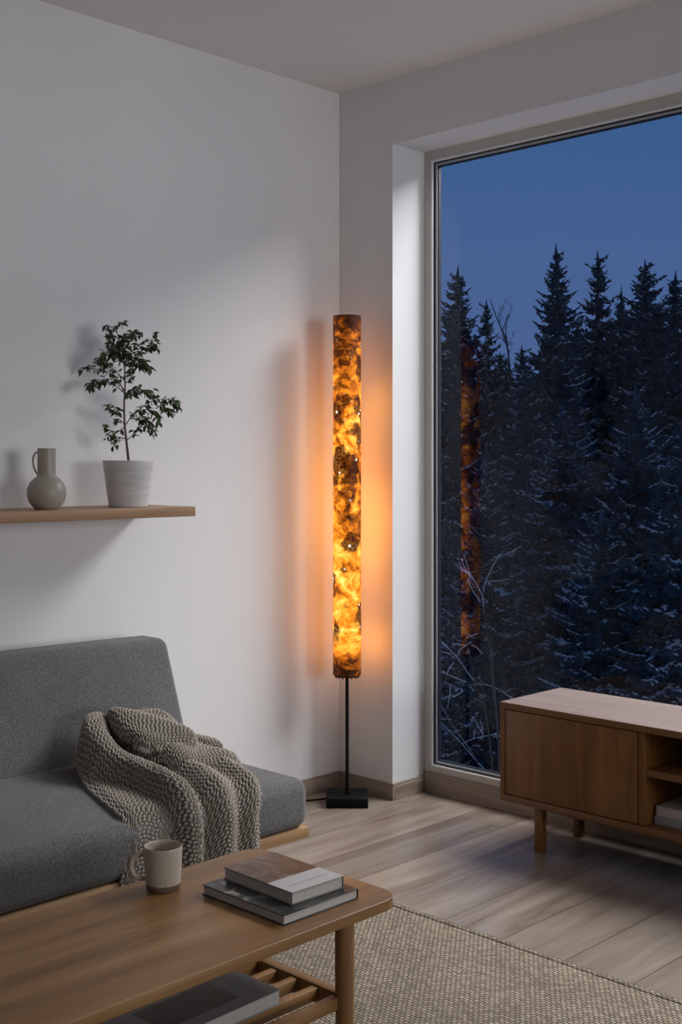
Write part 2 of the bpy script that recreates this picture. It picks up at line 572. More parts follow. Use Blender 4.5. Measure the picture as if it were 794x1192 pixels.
# ================================================================== rug
RGX0, RGX1, RGY0, RGY1 = .97, 3.5, -3.6, -.785
rug = tag(bpy.data.objects.new('rug', None), 'flat woven beige jute rug lying on the plank floor under the coffee table', 'rug')
link(rug)
b = bmesh.new(); box(b, RGX0 + .02, RGX1 - .02, RGY0 + .02, RGY1 - .022, .0005, .010, .002, 2)
finish('woven_field', b, M_RUG, rug)
b = bmesh.new()
for (x0, x1, y0, y1) in ((RGX0, RGX1, RGY1 - .020, RGY1), (RGX0, RGX1, RGY0, RGY0 + .02), (RGX0, RGX0 + .02, RGY0 + .02, RGY1 - .020), (RGX1 - .02, RGX1, RGY0 + .02, RGY1 - .020)):
    box(b, x0, x1, y0, y1, .0005, .011, .004, 3)
finish('edge_binding', b, M_RUG, rug)

# ================================================================== floor lamp
lamp = thing('floor_lamp', 'tall glowing amber burl veneer column lamp on a black stem in the corner', 'floor lamp', (.184, -.148, 0), YAW)
b = bmesh.new(); box(b, -.074, .074, -.070, .070, 0, .034, .0025, 2)
finish('base', b, M_BLACK, lamp)
b = bmesh.new(); tube(b, [(0, 0, .033), (0, 0, .475)], .0062, 16); tube(b, [(0, 0, .033), (0, 0, .040)], .011, 20)
finish('pole', b, M_BLACK, lamp)
b = bmesh.new()
n, RO, RI = 64, .0500, .0475
zs = np.linspace(LAMP_Z0, LAMP_Z1, 20)
lathe(b, [(RO, z) for z in zs] + [(RI, zs[-1])] + [(RI, z) for z in zs[::-1]] + [(RO, zs[0])], n)
bmesh.ops.remove_doubles(b, verts=b.verts, dist=1e-5)
shade = finish('lamp_shade', b, M_BURL, lamp)
b = bmesh.new()
lathe(b, [(0, LAMP_Z0 - .006), (.043, LAMP_Z0 - .006), (.0465, LAMP_Z0 - .003), (.0465, LAMP_Z0 + .010), (0, LAMP_Z0 + .010)], 48)
for k in range(16):
    a = 2 * PI * k / 16
    tube(b, [(.041 * math.cos(a), .041 * math.sin(a), LAMP_Z0 - .011), (.041 * math.cos(a), .041 * math.sin(a), LAMP_Z0 - .004)], .0028, 6)
finish('shade_holder', b, M_BLACK, lamp)
b = bmesh.new(); tube(b, [(0, 0, .47), (0, 0, LAMP_Z1 - .10)], .008, 12)
finish('inner_rod', b, M_BLACK, lamp)
b = bmesh.new()
tube(b, smooth_path([(-.072, .02, .012), (-.10, .02, .007), (-.17, .012, .0045), (-.26, .0, .0045), (-.34, -.06, .0045)], 8), .0035, 8)
finish('cord', b, M_BLACK, lamp)

# ================================================================== media console
CX0, CX1, CY0, CY1, CZ0, CZ1 = .862, 2.66, -.15, .188, .142, .455
con = thing('media_console', 'low oak media console with a flat door and open shelves in front of the window', 'cabinet', (CX0, CY0, 0))
L, Dp = CX1 - CX0, CY1 - CY0
t = .020
T2 = .022
d1 = .487                     # right end of left door
b = bmesh.new(); box(b, 0, L, .0025, Dp, CZ1 - t, CZ1, .0008, 1); finish('top_panel', b, M_CON_TOP_LIT, con)
b = bmesh.new(); box(b, 0, L, 0, .0025, CZ1 - t, CZ1 - .0004, .0005, 1); finish('edge_band', b, M_CON_X, con)  # front edge strip without the painted lightening of the top
b = bmesh.new(); box(b, 0, L, 0, Dp, CZ0, CZ0 + T2, .0015, 2); finish('bottom_panel', b, M_CON_X, con)
for x in (0, L - .018):
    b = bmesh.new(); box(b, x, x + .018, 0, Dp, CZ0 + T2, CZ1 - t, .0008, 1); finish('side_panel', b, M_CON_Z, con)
for x in (d1 + .002, L - d1 - .024):
    b = bmesh.new(); box(b, x, x + .022, .010, Dp - .008, CZ0 + T2, CZ1 - t, .0008, 1); finish('divider', b, M_CON_Z, con)
b = bmesh.new(); box(b, .018, L - .018, Dp - .008, Dp, CZ0 + T2, CZ1 - t); finish('back_panel', b, M_CON_X, con)
for xa, xb in ((.021, d1), (L - d1, L - .021)):
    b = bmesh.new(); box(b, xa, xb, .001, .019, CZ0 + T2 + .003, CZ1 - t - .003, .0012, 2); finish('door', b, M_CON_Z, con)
b = bmesh.new(); box(b, d1 + .024, L - d1 - .024, .016, Dp - .008, .306, .327, .001, 1); finish('shelf', b, M_CON_X, con)
for x in (.130, L - .130):
    for y in (.020, .235):
        b = bmesh.new(); box(b, x - .014, x + .014, y, y + .030, 0, CZ0, .004, 3); finish('leg', b, M_CON_Z, con)
b = bmesh.new()
box(b, .115, L - .115, .075, .095, CZ0 - .028, CZ0 + .001, .001, 1); box(b, .115, L - .115, .20, .22, CZ0 - .028, CZ0 + .001, .001, 1)
finish('under_rail', b, M_CON_X, con)
M_BOXPALE = plain('pale_card', (.50, .44, .41), .8, .05, 60)
M_BOXGREY = plain('grey_card', (.33, .32, .32), .8, .05, 60)


def book(name, label, group, loc, sx, sy, h, cover, rz=0.0, hard=.0018, spine='-X', cat='book'):
    """closed hardback lying flat, spine on one long side; returns root"""
    r = thing(name, label, cat, loc, rz, group)
    o = .003
    b = bmesh.new()
    box(b, 0, sx, 0, sy, 0, hard, .0006, 1)
    box(b, 0, sx, 0, sy, h - hard, h, .0006, 1)
    if spine == '-X':
        box(b, 0, hard, 0, sy, hard * .8, h - hard * .8, .0004, 1)
        pg = (hard, sx - o, o, sy - o)
    elif spine == '+Y':
        box(b, 0, sx, sy - hard, sy, hard * .8, h - hard * .8, .0004, 1)
        pg = (o, sx - o, o, sy - hard)
    elif spine == '+X':
        box(b, sx - hard, sx, 0, sy, hard * .8, h - hard * .8, .0004, 1)
        pg = (o, sx - hard, o, sy - o)
    else:
        box(b, 0, sx, 0, hard, hard * .8, h - hard * .8, .0004, 1)
        pg = (o, sx - o, hard, sy - o)
    finish('cover', b, cover, r)
    b = bmesh.new(); box(b, pg[0], pg[1], pg[2], pg[3], hard * .9, h - hard * .9)
    finish('page_block', b, M_PAPER, r, smooth=False)
    return r


cbx, cby, cbz = 1.345 + .035, -.10, CZ0 + T2
bk = book('book', 'grey book at the bottom of the pair inside the open console compartment', 'books in the media console', (cbx, cby, cbz), .24, .20, .024, M_BOXGREY, spine='-Y')
bk = book('book', 'pale pinkish book on top of the pair inside the open console compartment', 'books in the media console', (cbx + .004, cby + .004, cbz + .0242), .235, .19, .028, M_BOXPALE, spine='-Y')

# ================================================================== sofa
SX0, SX1, SY_R, SY_L = .06, .872, -1.0, -3.05
sofa = thing('sofa', 'charcoal grey fabric sofa on a pale oak base against the left wall', 'sofa', (0, -2.0, 0))
oy = 2.0
b = bmesh.new()
box(b, SX1 - .030, SX1, SY_L + oy, SY_R + oy - .004, .214, .243, .003, 2)
box(b, SX0, SX0 + .03, SY_L + oy, SY_R + oy - .004, .214, .243, .003, 2)
box(b, SX0 + .03, SX1 - .03, SY_R + oy - .036, SY_R + oy - .004, .214, .243, .003, 2)
box(b, SX0 + .03, SX1 - .03, SY_L + oy, SY_L + oy + .032, .214, .243, .003, 2)
for k in range(9):
    y = SY_L + oy + .15 + k * .21
    box(b, SX0 + .03, SX1 - .03, y, y + .06, .222, .238)
finish('frame', b, M_SOFAWOOD, sofa)
for x in (SX1 - .07, SX0 + .07):
    for y in (SY_R + oy - .125, SY_L + oy + .125):
        b = bmesh.new()
        lathe(b, [(0, 0), (.015, 0), (.017, .003), (.020, .216), (0, .216)], 24, x, y)
        finish('leg', b, M_SOFAWOOD, sofa)


def cushion(x0, x1, y0, y1, z0, z1, rad, bulge=.006, nx=10, ny=24, nz=6):
    """soft box: rounded edges and slightly swollen faces"""
    bm = bmesh.new()
    box(bm, x0, x1, y0, y1, z0, z1, rad, 6)
    bmesh.ops.subdivide_edges(bm, edges=[e for e in bm.edges if e.calc_length() > .2], cuts=10, use_grid_fill=True)
    cx, cy, cz = (x0 + x1) / 2, (y0 + y1) / 2, (z0 + z1) / 2
    for v in bm.verts:
        u = ((v.co.x - cx) / (x1 - x0) * 2, (v.co.y - cy) / (y1 - y0) * 2, (v.co.z - cz) / (z1 - z0) * 2)
        f = [1 - min(1, abs(c)) ** 4 for c in u]
        v.co.z += bulge * f[0] * f[1] * u[2]
        v.co.x += bulge * f[1] * f[2] * u[0]
    return bm


b = cushion(.10, SX1 + .002, SY_L + oy, SY_R + oy, .242, .372, .034, .006)
finish('seat_cushion', b, M_SOFA, sofa)
b = cushion(0, .125, SY_L + oy, -.965 + oy, .0, .345, .026, .007)
for v in b.verts:   # lean back
    v.co.x += .335 - .125 + .0 - (v.co.z) * .36
    v.co.z += .330
    v.co.y += (v.co.z - .33) * -.0
finish('back_cushion', b, M_SOFA, sofa)
for y in (SY_L + oy + .4, SY_R + oy - .35):
    b = bmesh.new()
    box(b, .070, .095, y - .02, y + .02, .24, .55, .002, 1)
    finish('back_support', b, M_SOFAWOOD, sofa)

# ================================================================== coffee table
TX0, TX1, TYR, TYL, TZ = 1.268, 1.684, -1.548, -2.80, .40
tab = thing('coffee_table', 'low oak coffee table with rounded corners and a slatted lower shelf on the rug', 'coffee table', (TX0, TYL, 0))
W, LN = TX1 - TX0, TYR - TYL
b = bmesh.new()
R = .045
pts = []
for (cx, cy, a0) in ((W - R, LN - R, 0), (R, LN - R, 90), (R, R, 180), (W - R, R, 270)):
    for k in range(9):
        a = math.radians(a0 + 90 * k / 8)
        pts.append((cx + R * math.cos(a), cy + R * math.sin(a)))
vb = [b.verts.new((x, y, TZ - .021)) for x, y in pts]
f = b.faces.new(vb)
r = bmesh.ops.extrude_face_region(b, geom=[f])
bmesh.ops.translate(b, vec=(0, 0, .021), verts=[g for g in r['geom'] if isinstance(g, bmesh.types.BMVert)])
es = [e for e in b.edges if abs(e.verts[0].co.z - e.verts[1].co.z) < 1e-6]
bmesh.ops.bevel(b, geom=es, offset=.0028, segments=3, profile=.5, affect='EDGES')
finish('tabletop', b, M_OAK_Y, tab)
lx, ly = .082, .072
for x in (lx, W - lx):
    for y in (ly, LN - ly):
        b = bmesh.new()
        lathe(b, [(0, .0105), (.0145, .0105), (.0155, .013), (.0185, .25), (.0185, TZ - .021), (0, TZ - .021)], 28, x, y)
        finish('leg', b, M_OAK_Z, tab)
for y in (ly, LN - ly):
    b = bmesh.new(); box(b, lx, W - lx, y - .011, y + .011, TZ - .058, TZ - .021, .002, 2); finish('apron', b, M_OAK_X, tab)
    b = bmesh.new(); box(b, lx, W - lx, y - .011, y + .011, .176, .212, .003, 2); finish('cross_rail', b, M_OAK_X, tab)
ns = 5
for k in range(ns):
    x = lx + .010 + (W - 2 * lx - .020) * k / (ns - 1)
    b = bmesh.new(); box(b, x - .0095, x + .0095, ly + .010, LN - ly - .010, .184, .208, .003, 2); finish('slat', b, M_OAK_Y, tab)


# ---- books on and under the table
def m_cover_landscape():
    m, nt, out = new_mat('brown_photo_cover')
    co = objco(nt, (9, 13, 1))
    n = nd(nt, 'TexNoise', {'Vector': co, 'Scale': 1.0, 'Detail': 3.0, 'Roughness': .5, 'Distortion': .9})
    c = ramp(nt, n.outputs[0], [(.30, (.035, .018, .010)), (.46, (.115, .062, .036)), (.56, (.19, .145, .12)), (.70, (.34, .31, .29)), (.82, (.6, .56, .52))])
    principled(nt, out, c, .35)
    return m


def m_cover_dark():
    m, nt, out = new_mat('dark_floral_cover')
    co = objco(nt, (1, 1, 1))
    n = nd(nt, 'TexNoise', {'Vector': co, 'Scale': 26.0, 'Detail': 5.0, 'Distortion': 1.2})
    c = ramp(nt, n.outputs[0], [(.42, (.018, .022, .020)), (.58, (.06, .065, .058)), (.66, (.30, .28, .25)), (.8, (.5, .47, .43))])
    principled(nt, out, c, .35)
    return m


M_GREYCOV = plain('grey_paper_cover', (.30, .295, .285), .6, .05, 60)
M_TAUPE = plain('taupe_cover', (.24, .20, .17), .55, .06, 60)
M_DARKCOV = plain('dark_cover', (.045, .042, .040), .5, .1, 60)
M_WHITECOV = plain('white_paper_band', (.60, .575, .56), .6, .03, 80)
M_BLUEINK = plain('blue_grey_ink', (.36, .36, .40), .6)
M_PHOTO1 = m_cover_landscape()
M_PHOTO2 = m_cover_dark()
M_PHOTO3 = plain('dark_print', (.014, .013, .012), .45, .5, 12)

z0 = TZ + .0002
bk = book('book', 'large dark floral hardback lying on the table beneath a smaller book', 'books on the coffee table', (1.414, -1.812, z0), .226, .190, .0185, M_DARKCOV, spine='+Y')
b = bmesh.new(); box(b, .002, .224, .002, .188, .0184, .0188); finish('cover_print', b, M_PHOTO2, bk, smooth=False)
z1 = z0 + .0190
bk = book('book', 'brown and white photo book lying on top of the dark hardback on the table', 'books on the coffee table', (1.420, -1.765, z1), .196, .130, .0225, M_TAUPE, rz=-.02, spine='+Y')
b = bmesh.new(); box(b, .001, .128, .001, .129, .0224, .0228); finish('cover_print', b, M_PHOTO1, bk, smooth=False)
b = bmesh.new(); box(b, .128, .1955, .0005, .1295, .0224, .0229); band = finish('title_band', b, M_WHITECOV, bk, smooth=False)
b = bmesh.new()
y = .018
while y < .112:
    l = random.uniform(.004, .011)
    box(b, .165, .1675, y, min(y + l, .113), .0228, .02305)
    box(b, .169, .1708, y + .002, min(y + l * .7, .113), .0228, .02305)
    y += l + random.uniform(.002, .004)
finish('title_line', b, M_BLUEINK, band, smooth=False)

bk = book('book', 'grey art book with a dark cover picture lying on the slatted shelf under the table', None, (1.405, -2.045, .2083), .150, .31, .028, M_GREYCOV, rz=.03, spine='-X')
b = bmesh.new(); box(b, .030, .118, .06, .235, .0279, .0283); finish('cover_print', b, M_PHOTO3, bk, smooth=False)

# ---- mug
mug = thing('mug', 'speckled beige stoneware mug with a loop handle standing on the coffee table', 'mug', (1.335, -1.842, TZ + .0002), YAW)
b = bmesh.new()
lathe(b, [(0, .012), (.0335, .012), (.0348, .03), (.0362, .078), (.0364, .0805), (.0355, .0818), (.0343, .081), (.0335, .076), (.0315, .014), (.027, .010), (0, .010)], 48)
finish('body', b, M_MUG, mug)
b = bmesh.new(); lathe(b, [(0, 0), (.0295, 0), (.0315, .002), (.0334, .0118), (0, .0118)], 48); finish('foot', b, M_MUGRAW, mug)
b = bmesh.new()
tube(b, smooth_path([(-.032, -.004, .064), (-.044, -.006, .066), (-.056, -.008, .058), (-.060, -.009, .043), (-.054, -.008, .028), (-.043, -.006, .021), (-.031, -.004, .021)], 6), .0046, 12)
finish('handle', b, M_MUG, mug)

# ================================================================== wall shelf with jug and pot plant
sh = bmesh.new(); box(sh, .0005, .285, -2.1, -.918, 1.050, 1.0795, .0012, 2)
shelf = tag(finish('wall_shelf', sh, M_SHELF), 'long floating oak plank shelf on the left wall above the sofa', 'shelf')
ST = 1.0797
jug = thing('jug', 'round taupe ceramic jug with a tall neck and thin handle on the wall shelf', 'jug', (.165, -1.365, ST), YAW)
b = bmesh.new()
pr = [(0, 0), (.030, 0), (.033, .002), (.040, .008), (.0505, .022), (.0555, .040), (.0560, .048), (.0545, .060), (.047, .077), (.036, .088), (.0285, .093), (.0262, .098), (.0258, .11), (.0256, .165), (.0262, .1735), (.0250, .1745), (.0238, .172), (.0235, .10), (0, .095)]
lathe(b, pr, 56)
finish('body', b, M_CERAMIC, jug)
b = bmesh.new()
tube(b, smooth_path([(-.025, 0, .163), (-.032, 0, .161), (-.0385, 0, .148), (-.0385, 0, .130), (-.033, 0, .112), (-.026, 0, .100)], 6), .0027, 10)
finish('handle', b, M_CERAMIC, jug)


def m_pot():
    m, nt, out = new_mat('ribbed_white_pot')
    co = objco(nt)
    n = nd(nt, 'TexNoise', {'Vector': objco(nt, (6, 6, 60)), 'Scale': 2.0, 'Detail': 3.0})
    c = ramp(nt, n.outputs[0], [(.3, (.50, .485, .47)), (.7, (.62, .605, .59))])
    principled(nt, out, c, .6)
    return m


M_POT = m_pot()
M_SOIL = plain('soil', (.04, .028, .02), .95, .4, 60, .8)
M_BARK = plain('thin_bark', (.10, .062, .042), .85, .3, 80, .5)
M_LEAF = plain('ficus_leaf', (.046, .076, .024), .45, .45, 30)

plant = thing('potted_plant', 'small leafy ficus tree in a ribbed white pot on the wall shelf', 'plant', (.170, -1.085, ST), YAW)
b = bmesh.new()
prof = [(0, 0), (.056, 0), (.0585, .002)]
for k in range(1, 27):
    z = .002 + .134 * k / 27
    r_ = .0585 + (.0765 - .0585) * k / 27
    prof.append((r_ + (.0007 if k % 2 else -.0007), z))
prof += [(.0765, .1385), (.0757, .140), (.0735, .140), (.0725, .137), (.069, .118), (0, .118)]
lathe(b, prof, 64)
finish('pot', b, M_POT, plant)
b = bmesh.new()
lathe(b, [(.0695, .119), (.069, .1285), (.045, .130), (.02, .132), (0, .132)], 32)
for k in range(40):
    a, r_ = random.random() * 6.28, random.random() ** .5 * .06
    s = random.uniform(.002, .005)
    m_ = Matrix.Translation((r_ * math.cos(a), r_ * math.sin(a), .131 + s * .3)) @ Matrix.Diagonal((s, s, s * .7, 1))
    bmesh.ops.create_icosphere(b, subdivisions=1, radius=1, matrix=m_)
finish('soil', b, M_SOIL, plant)
K = .00262 / 5.293 * 1.0   # metres per crop unit at the plant


def pc(x, y, d=0.0):
    """sketch units to plant space: u to the side, z up, d towards the room"""
    return ((x - 370) * K + .002, -d, .132 + (925 - y) * K)


bm = bmesh.new()
stem_pts = [pc(370, 930), pc(362, 850, .002), pc(355, 780, .004), pc(345, 680, .004), pc(341, 560, 0), pc(345, 450, -.004), pc(342, 340, -.002), pc(325, 220, .004), pc(300, 130, .006), pc(292, 90, .006)]
stem = smooth_path(stem_pts, 5)
tube(bm, stem, [.0042 - .0033 * i / (len(stem) - 1) for i in range(len(stem))], 8)
br_def = [
    # (points (x, y, depth), leaves, spread)
    ([(350, 700, .0), (300, 735, .012), (250, 720, .02), (232, 705, .024)], 7),
    ([(353, 775, .0), (310, 770, .01), (265, 760, .016), (245, 775, .02)], 6),
    ([(320, 765, .01), (300, 790, .014), (290, 815, .016)], 4),
    ([(356, 785, .0), (400, 745, -.012), (450, 690, -.02), (495, 720, -.026), (508, 745, -.026)], 14),
    ([(350, 690, .0), (400, 630, .015), (470, 580, .028), (540, 545, .034), (620, 540, .036), (665, 548, .036), (688, 590, .036)], 28),
    ([(380, 655, .0), (430, 650, -.01), (470, 655, -.014), (500, 690, -.016)], 16),
    ([(430, 610, .02), (500, 600, .03), (545, 630, .034), (560, 690, .036)], 12),
    ([(560, 545, .03), (600, 590, .04), (640, 625, .042)], 12),
    ([(335, 605, .0), (300, 590, .012), (255, 580, .02), (222, 580, .024)], 6),
    ([(338, 610, .0), (310, 600, .016), (292, 620, .024)], 4),
    ([(345, 690, .0), (310, 655, .01), (296, 670, .014)], 4),
    ([(342, 525, .0), (390, 490, -.014), (430, 475, -.02), (490, 480, -.026), (510, 520, -.026)], 14),
    ([(342, 540, .0), (380, 500, .018), (410, 480, .026), (480, 500, .036)], 12),
    ([(342, 495, .0), (270, 440, .02), (200, 420, .034), (160, 440, .04), (150, 470, .042)], 16),
    ([(342, 500, .0), (290, 400, -.01), (200, 360, -.02), (120, 340, -.026), (75, 348, -.03)], 18),
    ([(342, 480, .0), (300, 420, .03), (240, 430, .046), (190, 470, .052)], 12),
    ([(344, 420, .0), (290, 360, .02), (230, 320, .03), (200, 310, .034)], 16),
    ([(344, 440, .0), (380, 400, -.02), (360, 370, -.03)], 8),
    ([(342, 380, .0), (410, 330, .018), (460, 320, .028), (485, 345, .032)], 20),
    ([(340, 330, .0), (410, 290, -.02), (450, 300, -.03), (470, 345, -.036)], 16),
    ([(335, 290, .0), (400, 240, .012), (470, 225, .02), (520, 215, .022), (540, 225, .022)], 22),
    ([(400, 240, .012), (460, 190, .018), (510, 180, .02), (540, 148, .02)], 8),
    ([(330, 260, .0), (280, 270, .02), (230, 260, .03), (215, 285, .034)], 16),
    ([(328, 240, .0), (280, 220, -.016), (245, 205, -.022)], 14),
    ([(325, 220, .0), (360, 160, .016), (400, 145, .02), (440, 135, .022)], 16),
    ([(312, 170, .0), (270, 145, .01), (245, 150, .014)], 9),
    ([(300, 130, .0), (265, 95, .006), (240, 92, .008)], 8),
    ([(296, 110, .0), (315, 75, .004), (332, 58, .006)], 6),
    ([(318, 195, .0), (330, 160, -.02), (345, 140, -.026)], 9),
    ([(335, 290, .0), (350, 250, .03), (390, 200, .045)], 14),
    ([(330, 250, .0), (300, 210, .03), (265, 195, .04)], 12),
    ([(338, 310, .0), (390, 280, -.03), (430, 250, -.045)], 12),
    ([(322, 210, .0), (345, 185, .03), (375, 170, .036)], 10),
    ([(340, 320, .0), (320, 290, .04), (310, 260, .055)], 14),
    ([(340, 340, .0), (370, 300, .04), (385, 260, .052)], 14),
]
LV, LF = [], []


def add_leaf(p, d, ln, wd, up):
    d = d.normalized()
    s = d.cross(up)
    if s.length < 1e-4:
        s = d.orthogonal()
    s.normalize()
    n_ = s.cross(d)
    i = len(LV)
    for (a, l, hgt) in ((0, 0, 0), (.28, .40, .06), (.55, .46, .04), (.8, .24, -.04), (1.0, 0, -.16)):
        c = p + d * (a * ln) + n_ * (hgt * ln * .6)
        LV.append(c)
        LV.append(c + s * (l * wd) + n_ * (l * wd * .45))
        LV.append(c - s * (l * wd) + n_ * (l * wd * .45))
    for k in range(4):
        j = i + k * 3
        LF.append((j, j + 1, j + 4, j + 3))
        LF.append((j, j + 3, j + 5, j + 2))


rnd = random.Random(11)
for pts_, nl in br_def:
    P = smooth_path([pc(*p) for p in pts_], 5)
    tube(bm, P, [.0017 - .0011 * i / (len(P) - 1) for i in range(len(P))], 6)
    nl = int(nl * 2.3)
    for k in range(nl):
        f = .15 + .85 * (k + rnd.random()) / nl
        q = f * (len(P) - 1)
        i = min(int(q), len(P) - 2)
        p = P[i].lerp(P[i + 1], q - i)
        tan = (P[i + 1] - P[i]).normalized()
        dr = tan * rnd.uniform(.2, 1.0) + Vector((rnd.uniform(-1, 1), rnd.uniform(-1, 1), rnd.uniform(-1.25, .35)))
        off = Vector((rnd.uniform(-1, 1), rnd.uniform(-1, 1), rnd.uniform(-1, 1))) * .007
        big = rnd.random()
        ln = .0145 + .011 * big
        add_leaf(p + off, dr, ln, ln * rnd.uniform(.42, .6), Vector((rnd.uniform(-.6, .6), rnd.uniform(-1.4, .2), 1)))
finish('stem', bm, M_BARK, plant)
bm = bmesh.new()
vs = [bm.verts.new(v) for v in LV]
for f in LF:
    bm.faces.new([vs[i] for i in f])
me = bpy.data.meshes.new('foliage')
bm.to_mesh(me); bm.free()
me.materials.append(M_LEAF)
me.polygons.foreach_set('use_smooth', [True] * len(me.polygons))
link(bpy.data.objects.new('foliage', me), plant)

# ================================================================== knitted blanket
T0, RB = .815, .052
AX, AZ = T0, .378 - RB


def prof_xz(t):
    """seat drape line: seat top, rounded front edge, front face; returns x, z and outward normal"""
    t = np.asarray(t, float)
    arc = RB * PI / 2
    a = np.clip((t - T0) / RB, 0, PI / 2)
    x = np.where(t < T0, t, AX + RB * np.sin(a))
    z = np.where(t < T0, .378, AZ + RB * np.cos(a))
    z = np.where(t > T0 + arc, AZ - (t - T0 - arc), z)
    x = np.where(t > T0 + arc, AX + RB + .010 * np.clip((t - T0 - arc) / .1, 0, 1), x)
    return x, z, np.sin(a), np.cos(a)


def seg_dist(S, T, poly):
    """distance to a polyline in (y, t) space and position along it"""
    best = np.full(S.shape, 9.0)
    pos = np.zeros(S.shape)
    n = len(poly) - 1
    for i in range(n):
        ax, ay = poly[i]
        bx, by = poly[i + 1]
        dx, dy = bx - ax, by - ay
        u = np.clip(((S - ax) * dx + (T - ay) * dy) / (dx * dx + dy * dy), 0, 1)
        d = np.hypot(S - ax - u * dx, T - ay - u * dy)
        m = d < best
        best = np.where(m, d, best)
        pos = np.where(m, (i + u) / n, pos)
    return best, pos


def knit_sheet(X, Y, Z, ps=.0128, pt=.0098, amp=.0075, thick=.010):
    """closed thick sheet from a grid of points, with stitches pressed into its outside"""
    P = np.stack([X, Y, Z], -1)
    du = np.gradient(P, axis=1)
    dv = np.gradient(P, axis=0)
    Nn = np.cross(dv, du)
    Nn /= np.linalg.norm(Nn, axis=-1, keepdims=True) + 1e-9
    lu = np.cumsum(np.linalg.norm(du, axis=-1), axis=1)
    lv = np.cumsum(np.linalg.norm(dv, axis=-1), axis=0)
    lu = .6 * lu + .4 * np.median(lu, axis=0)[None, :]
    row = np.floor(lv / pt)
    fu = lu / ps + .5 * np.mod(row, 2) + .18 * np.sin(row * 2.1)
    a = np.abs(np.sin(PI * (fu + .35 * (lv / pt - row))))
    c = np.abs(np.sin(PI * lv / pt))
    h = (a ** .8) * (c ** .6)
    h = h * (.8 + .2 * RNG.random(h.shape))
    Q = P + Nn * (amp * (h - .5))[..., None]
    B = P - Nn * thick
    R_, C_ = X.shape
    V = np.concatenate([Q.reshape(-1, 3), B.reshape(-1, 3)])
    yarn = np.concatenate([np.clip((h.ravel() - .12) / .5, 0, 1), np.ones(R_ * C_)])  # low between stitches, where the painted shade goes
    idx = np.arange(R_ * C_).reshape(R_, C_)
    f = np.stack([idx[:-1, :-1], idx[:-1, 1:], idx[1:, 1:], idx[1:, :-1]], -1).reshape(-1, 4)
    o = R_ * C_
    fb = f[:, ::-1] + o

    def rim(e):
        return np.stack([e[1:], e[:-1], e[:-1] + o, e[1:] + o], -1)
    fr = np.concatenate([rim(idx[0, :]), rim(idx[-1, ::-1]), rim(idx[::-1, 0]), rim(idx[:, -1])])
    return V, np.concatenate([f, fb, fr]), yarn


def ss(x):
    x = np.clip(x, 0, 1)
    return x * x * (3 - 2 * x)


BL = []


def main_sheet():
    nr, nc = 520, 330
    t = np.linspace(.345, 1.10, nr)[:, None]
    s = np.linspace(0, 1, nc)[None, :]
    yl = np.interp(t, [.345, .42, .50, .62, .76, .90, 1.10], [-1.38, -1.445, -1.475, -1.52, -1.565, -1.605, -1.635])
    yr = np.interp(t, [.345, .50, .65, .80, .90, 1.10], [-1.06, -1.06, -1.085, -1.14, -1.185, -1.20])
    Y = yl + (yr - yl) * s
    T = np.broadcast_to(t, Y.shape)
    x, z, nx, nz = prof_xz(T)
    h = np.full(Y.shape, .014)
    # thick roll that comes off the top left and runs down the front
    d, p = seg_dist(Y, T, RIDGE1)
    w_ = .062 - .022 * p
    h = h + (.078 - .034 * p) * np.sqrt(np.clip(1 - (d / w_) ** 2, 0, 1)) * ss(1.3 - d / w_)
    # broad second fold
    d, p = seg_dist(Y, T, RIDGE2)
    h = h + (.030 + .006 * p) * ss(1 - d / .058) ** .9
    d, p = seg_dist(Y, T, RIDGE3)
    h = h + .020 * ss(1 - d / .045)
    # pile at the back
    d, p = seg_dist(Y, T, [(-1.40, .39), (-1.13, .40)])
    h = h + .055 * ss(1 - d / .22)
    d, p = seg_dist(Y, T, VALLEY)
    h = h - .010 * ss(1 - d / .03)
    h = np.maximum(h, .012)
    # hem rolls down onto the seat at the sides
    e = np.minimum(s, 1 - s) * (yr - yl)
    h = h * (0.55 + .45 * ss(e / .03))
    X = x + nx * h
    Z = z + nz * h
    BL.append(knit_sheet(X, Y, Z))


RIDGE1 = [(-1.335, .36), (-1.395, .45), (-1.405, .53), (-1.395, .62), (-1.400, .74), (-1.425, .86), (-1.445, 1.1)]
RIDGE2 = [(-1.225, .60), (-1.255, .74), (-1.31, .86), (-1.335, 1.1)]
RIDGE3 = [(-1.12, .66), (-1.165, .80), (-1.225, .90), (-1.235, 1.1)]
VALLEY = [(-1.34, .66), (-1.35, .78), (-1.385, .90), (-1.395, 1.1)]
main_sheet()


def folded_flap(y0, y1, x0, x1, zc, thick, edge_l, edge_f, wob, skew=0.0, pillow=.02):
    """a doubled-over layer: rounded on its left and front edges, closed below"""
    nr, nc = 200, 260
    u = np.linspace(0, 1, nc)[None, :]
    v = np.linspace(0, 1, nr)[:, None]
    # superellipse outline with a rolled-under rim
    a = (u - .5) * 2
    c = (v - .5) * 2
    sx = np.sign(a) * np.abs(a) ** .85
    sy = np.sign(c) * np.abs(c) ** .85
    yy = (y0 + y1) / 2 + (y1 - y0) / 2 * sx * np.sqrt(1 - .28 * sy * sy)
    xx = (x0 + x1) / 2 + (x1 - x0) / 2 * sy * np.sqrt(1 - .22 * sx * sx)
    yy = yy + skew * sy
    m = np.maximum(np.abs(a), np.abs(c))
    m2 = 1 - (np.abs(a) ** 7 + np.abs(c) ** 7)
    zt = np.sqrt(np.clip(m2, 0, 1))
    zz = zc + thick * (zt - .5) + pillow * np.cos(a * 1.2) * np.cos(c * 1.3) + wob(yy, xx)
    X = np.broadcast_to(xx, (nr, nc)); Y = np.broadcast_to(yy, (nr, nc)); Z = zz
    BL.append(knit_sheet(X, Y, Z))


